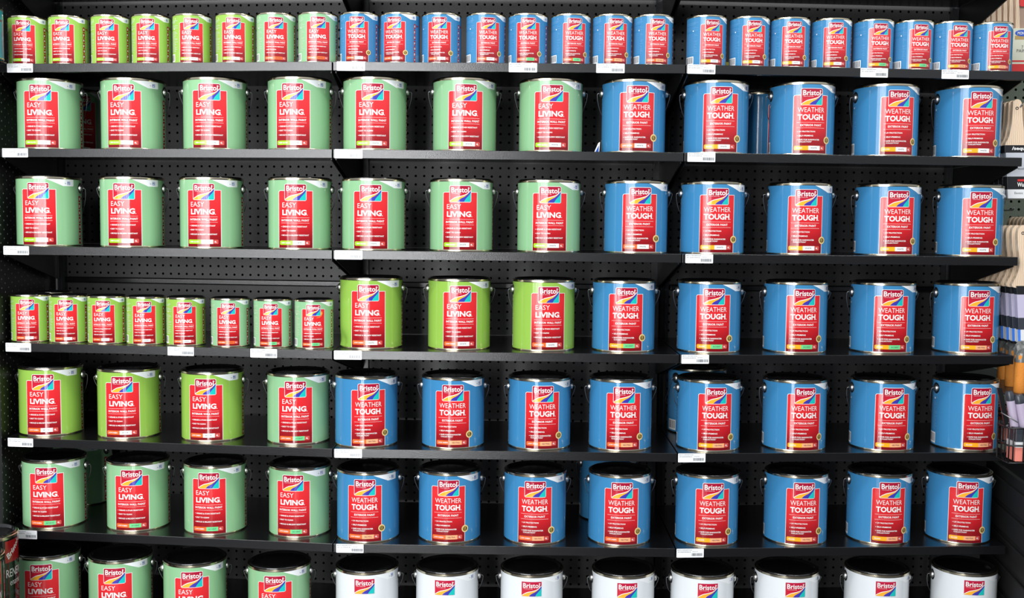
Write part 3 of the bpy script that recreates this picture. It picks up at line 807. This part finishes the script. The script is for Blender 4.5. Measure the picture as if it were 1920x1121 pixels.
# lower hook: cutting-in brushes in striped sleeves
def brush_b(du, dv, y, label, group, sleeve=True):
    r = at(1909+du, 424+dv, y); t = empty('paint_brush', r)
    pts = [(1911, 427), (1917, 422), (1924, 424), (1928, 433), (1930, 460), (1929, 492), (1931, 512), (1940, 538), (1899, 538), (1907, 515), (1912, 494), (1909, 462), (1908, 438)]
    h = prism_px('handle', smooth_outline([(u+du, v+dv) for u, v in pts]), y, .014, M_WOOD, t, 0, r)
    hole(1918+du, 437+dv, y-.0002, .0042, h, r)
    if sleeve:
        L = lambda a: [(u+du, v+dv) for u, v in a]
        prism_px('header_card', L([(1906, 536), (1955, 536), (1955, 552), (1907, 552)]), y-.003, .018, M_CARD, t, .0006, r)
        prism_px('sleeve', L([(1907, 552), (1955, 552), (1955, 596), (1909, 596)]), y-.002, .017, M_LAV, t, .0006, r)
        prism_px('dark_band', L([(1909, 596), (1955, 596), (1955, 618), (1910, 618)]), y-.002, .017, M_DGREY, t, .0006, r)
        f = prism_px('foot_card', L([(1909, 618), (1955, 618), (1955, 642), (1910, 642)]), y-.002, .017, M_WHITEP, t, .0006, r)
        prism_px('blue_edge', L([(1908.4, 618), (1913.4, 618), (1913.8, 642), (1909.4, 642)]), y-.0028, .0009, M_BLUEEDGE, t, 0, r)
        prism_px('end_cap', L([(1910, 642), (1955, 642), (1955, 647), (1911, 647)]), y-.001, .015, M_CARD, t, .0004, r)
    return tag(t, label, 'paint brush', group)
b2 = brush_b(0, 0, .105, 'front pale-handled brush in a lavender and black sleeve on the middle hook', 'sleeved brushes on the middle hook')
copies(b2, 8, .034, lambda k: f'{ORDN[k]} pale-handled brush from the front in the sleeved middle stack', 0)
b3 = brush_b(12, -16, .34, 'front brush of the higher stack behind the sleeved brushes, only its handle showing', 'brushes behind the middle hook', False)
copies(b3, 5, .024, lambda k: f'{ORDN[k]} handle back in the higher stack behind the sleeved brushes', 0)
hook(1918, 436, .13, 'wire hook holding the middle stack of sleeved brushes')
hook(1893, 394, .56, 'bare wire hook on the pegboard above the wooden handles')

# carded brush set hanging past the right end of the top shelf
y = .365; r = at(1838, 131, y); t = empty('brush_set', r)
prism_px('backing_card', [(1837, 134), (1837, -14), (1926, -14), (1926, 134)], y, .006, M_TANW, t, 0, r)
for i, u in enumerate((1843, 1853, 1863, 1874, 1885, 1896, 1908)):
    top = -9
    prism_px('handle', smooth_outline([(u-3.4, 62), (u-3.8, 34), (u-2.6, top+8), (u, top), (u+2.6, top+8), (u+3.8, 34), (u+3.4, 62)], 3), y-.007, .007, M_WOOD, t, 0, r)
prism_px('label_card', [(1838, 53), (1926, 53), (1926, 136), (1838, 136)], y-.010, .010, M_CREAM, t, .0006, r)
prism_px('red_foot', [(1838, 120), (1926, 120), (1926, 136), (1838, 136)], y-.0108, .0008, M_REDP, t, 0, r)
prism_px('red_line', [(1838, 113), (1924, 113), (1924, 116), (1838, 116)], y-.0106, .0006, M_REDP, t, 0, r)
prism_px('ochre_band', [(1903, 67), (1924, 67), (1924, 74), (1903, 74)], y-.0106, .0006, M_GOLDP, t, 0, r)
prism_px('oval_badge', [(1917+13.5*math.cos(a*math.pi/14), 62+6*math.sin(a*math.pi/14)) for a in range(28)], y-.0112, .0008, M_OVAL, t, 0, r)
prism_px('red_tab', [(1912, -14), (1926, -14), (1926, 12), (1914, 12), (1912, 9)], y-.0084, .0012, M_REDP, t, 0, r)
text_px('badge_lettering', [('MONA', 1908, 65, 1925, 59.5, .02, 0)], y-.0112, t, r, M_INK)
text_px('lettering', [('7', 1915, 91.5, 1918.5, 85.5, 0, 0), ('PAIN', 1906, 98, 1923, 92.5, 0, 0)], y-.010, t, r, M_GREY)
tag(t, 'carded brush set with blue oval badge beyond the right end of the top shelf', 'brush set')
hook(1890, -11, .385, 'wire hook holding the carded brush set at the top right')

# fleece rollers, wrapped, on a thin tray
q = at(1911, 736, .10); TRAYZ = q.z
t = empty('roller_tray', (q.x, .64, TRAYZ))
bm = bmesh.new(); box(bm, (-.045, -.565, -.004), (.16, -.0005, -.0003)); bevel_all(bm, .0008, 1); new_obj('plate', to_mesh('plate', bm, M_CARD), t)
tag(t, 'thin black tray under the orange rollers at the right edge', 'tray')
def roller(u, v0, v1, rpx, y, label, wrap=True):
    a, bq = at(u, v1, y), at(u, v0, y); a.z = TRAYZ; t = empty('paint_roller', a); h = bq.z-a.z; R = rpx*(y-CAM.y)/F
    bm = bmesh.new(); lathe(bm, [(0, 0), (R*.9, 0), (R, .004), (R, h-.004), (R*.9, h), (0, h)], 32); new_obj('sleeve', to_mesh('sleeve', bm, M_ROLL, True, 40), t)
    if wrap:
        bm = bmesh.new(); rnd = random.Random(int(u))
        lathe(bm, [(R*1.05, h*.80), (R*1.08, h+.002), (R*1.2, h+.014), (R*.9, h+.026), (R*.3, h+.034), (0, h+.032)], 22)
        for v in bm.verts:
            if v.co.z > h*.9: v.co += Vector((rnd.uniform(-1, 1), rnd.uniform(-1, 1), rnd.uniform(-1, 1)))*.0035
        new_obj('plastic_wrap', to_mesh('plastic_wrap', bm, M_PLAST), t)
    bm = bmesh.new(); lathe(bm, [(0, h+.0004), (R*.5, h+.0004), (R*.5, h+.002), (0, h+.002)], 20); new_obj('end_disc', to_mesh('end_disc', bm, M_CARD, True, 40), t)
    return tag(t, label, 'paint roller', 'orange rollers at the right edge')
roller(1911, 664, 736, 10.5, .10, 'largest orange fleece roller in plastic wrap, right edge below the sleeved brushes')
roller(1893, 656, 732, 9.5, .22, 'orange fleece roller second from the right edge, behind the fifth shelf end')
roller(1877, 650, 728, 8.0, .36, 'darkest orange roller, furthest back beside the shelf end')
# mini rollers with mauve labels, leaning
def mini(u0, v0, u1, v1, rpx, y, label):
    a, bq = at(u1, v1, y), at(u0, v0, y); d = bq-a; L = d.length; R = rpx*(y-CAM.y)/F
    t = empty('mini_roller', a); t.rotation_euler = d.to_track_quat('Z', 'Y').to_euler()
    bm = bmesh.new(); lathe(bm, [(0, 0), (R, 0), (R, L*.74)], 28); new_obj('label_wrap', to_mesh('label_wrap', bm, M_MAUVE, True, 40), t)
    bm = bmesh.new(); lathe(bm, [(R, L*.74), (R*1.02, L*.76), (R*1.02, L*.93), (R*.7, L), (0, L)], 28); new_obj('end_cap', to_mesh('end_cap', bm, M_DGREY, True, 40), t)
    tag(t, label, 'mini roller', 'mini rollers in the wire basket')
mini(1909, 739, 1921, 802, 9.5, .018, 'mauve-labelled mini roller leaning at the right edge above the wire basket')
mini(1892, 733, 1902, 801, 7.5, .018, 'mini roller with dark cap leaning behind the other, beside the blue can')
# wire baskets with foam pads
def basket(u, y0, dp, wd, label, front=True):
    c = at(u, 803, y0); zb = BASEZ; hh = RIMZ-BASEZ
    t = empty('wire_basket', (c.x, y0, zb))
    for zz in (0, hh*.5, hh):
        bm = bmesh.new(); tube(bm, [(0, 0, zz), (wd, 0, zz), (wd, dp, zz), (0, dp, zz), (0, 0, zz)], .0022, 8)
        new_obj('hoop', to_mesh('hoop', bm, M_BLKW, True), t)
    for xx in (.0001, .011, .038, .060, wd-.0001):
        bm = bmesh.new(); tube(bm, [(xx, 0, hh), (xx, 0, 0), (xx, dp, 0), (xx, dp, hh)], .0020, 8); new_obj('bar', to_mesh('bar', bm, M_BLKW, True), t)
    for k in (.33, .66):
        bm = bmesh.new(); tube(bm, [(0, dp*k, hh), (0, dp*k, 0), (wd, dp*k, 0), (wd, dp*k, hh)], .0018, 8); new_obj('bar', to_mesh('bar', bm, M_BLKW, True), t)
    bm = bmesh.new(); tube(bm, [(wd-.012, dp, hh), (wd-.012, .6395-y0, hh)], .0022, 8); new_obj('arm', to_mesh('arm', bm, M_BLKW, True), t)
    if front:
        bm = bmesh.new(); prism(bm, [(-.022, hh+.10), (-.010, hh+.10), (.012, hh+.012), (.002, hh-.002)], .030, .036, axis=1); new_obj('side_plate', to_mesh('side_plate', bm, M_BLKW), t)
        bm = bmesh.new(); tube(bm, [(-.012, .026, hh+.037), (.024, .004, hh+.014)], .0016, 8); new_obj('stay', to_mesh('stay', bm, M_WIRE, True), t)
    return tag(t, label, 'wire basket', 'wire baskets')
RIMZ, BASEZ = at(1893, 803, -.02).z, at(1893, 868, -.02).z
basket(1893, -.02, .066, .075, 'black wire basket holding pink foam packs at the right edge')
basket(1869, .24, .11, .09, 'wire basket further back beside the fifth shelf end, mostly hidden', False)
def foam(u0, u1, y, h, label, thick, m):
    a, bq = at(u0, 860, y), at(u1, 860, y); w = bq.x-a.x
    f = empty('foam_pack', (a.x, y, BASEZ+.0026))
    bm = bmesh.new(); box(bm, (0, 0, 0), (w, thick, h*.42)); bevel_all(bm, .0015, 2); new_obj('pad', to_mesh('pad', bm, m), f)
    bm = bmesh.new(); box(bm, (-.0006, -.0006, h*.42), (w+.0006, thick, h*.58)); new_obj('paper_band', to_mesh('paper_band', bm, M_WHITEP), f)
    bm = bmesh.new(); box(bm, (0, .001, h*.58), (w, thick-.001, h)); bevel_all(bm, .002, 2); new_obj('wrapper', to_mesh('wrapper', bm, m if thick < .03 else M_DGREY), f)
    tag(f, label, 'foam pack', 'foam packs in the wire baskets')
HB_ = RIMZ-BASEZ
foam(1903, 1917.5, -.014, HB_*.97, 'pink foam pack with white band and dark wrapper inside the front wire basket', .05, M_PINK)
foam(1922, 1934, -.014, HB_*.94, 'pink foam pack cut off by the right edge inside the front wire basket', .05, M_PINK)
foam(1881, 1888.5, .26, HB_*1.05, 'slim pink foam pack standing between the blue can and the front wire basket', .025, M_PINK)
foam(1872.5, 1879.5, .29, HB_*1.0, 'slim orange foam pack right beside the last blue can of the fifth shelf', .025, M_ORANGE)
# dark slatted panel below
a, bq = at(1848, 900, .36), at(1940, 900, -.06)
d = Vector((bq.x-a.x, bq.y-a.y, 0)); t = empty('slatted_panel', (a.x, a.y, 0), math.atan2(d.y, d.x))
bm = bmesh.new(); box(bm, (0, 0, 0), (d.length, .012, .93)); new_obj('backing', to_mesh('backing', bm, M_WALL), t)
for i in range(11):
    bm = bmesh.new(); box(bm, (0, -.008, .06+.078*i), (d.length, 0, .06+.078*i+.062)); bevel_all(bm, .002, 1); new_obj('slat', to_mesh('slat', bm, M_WALL), t)
tag(t, 'black slatted panel in the lower right corner, under the wire basket', 'slatted panel')
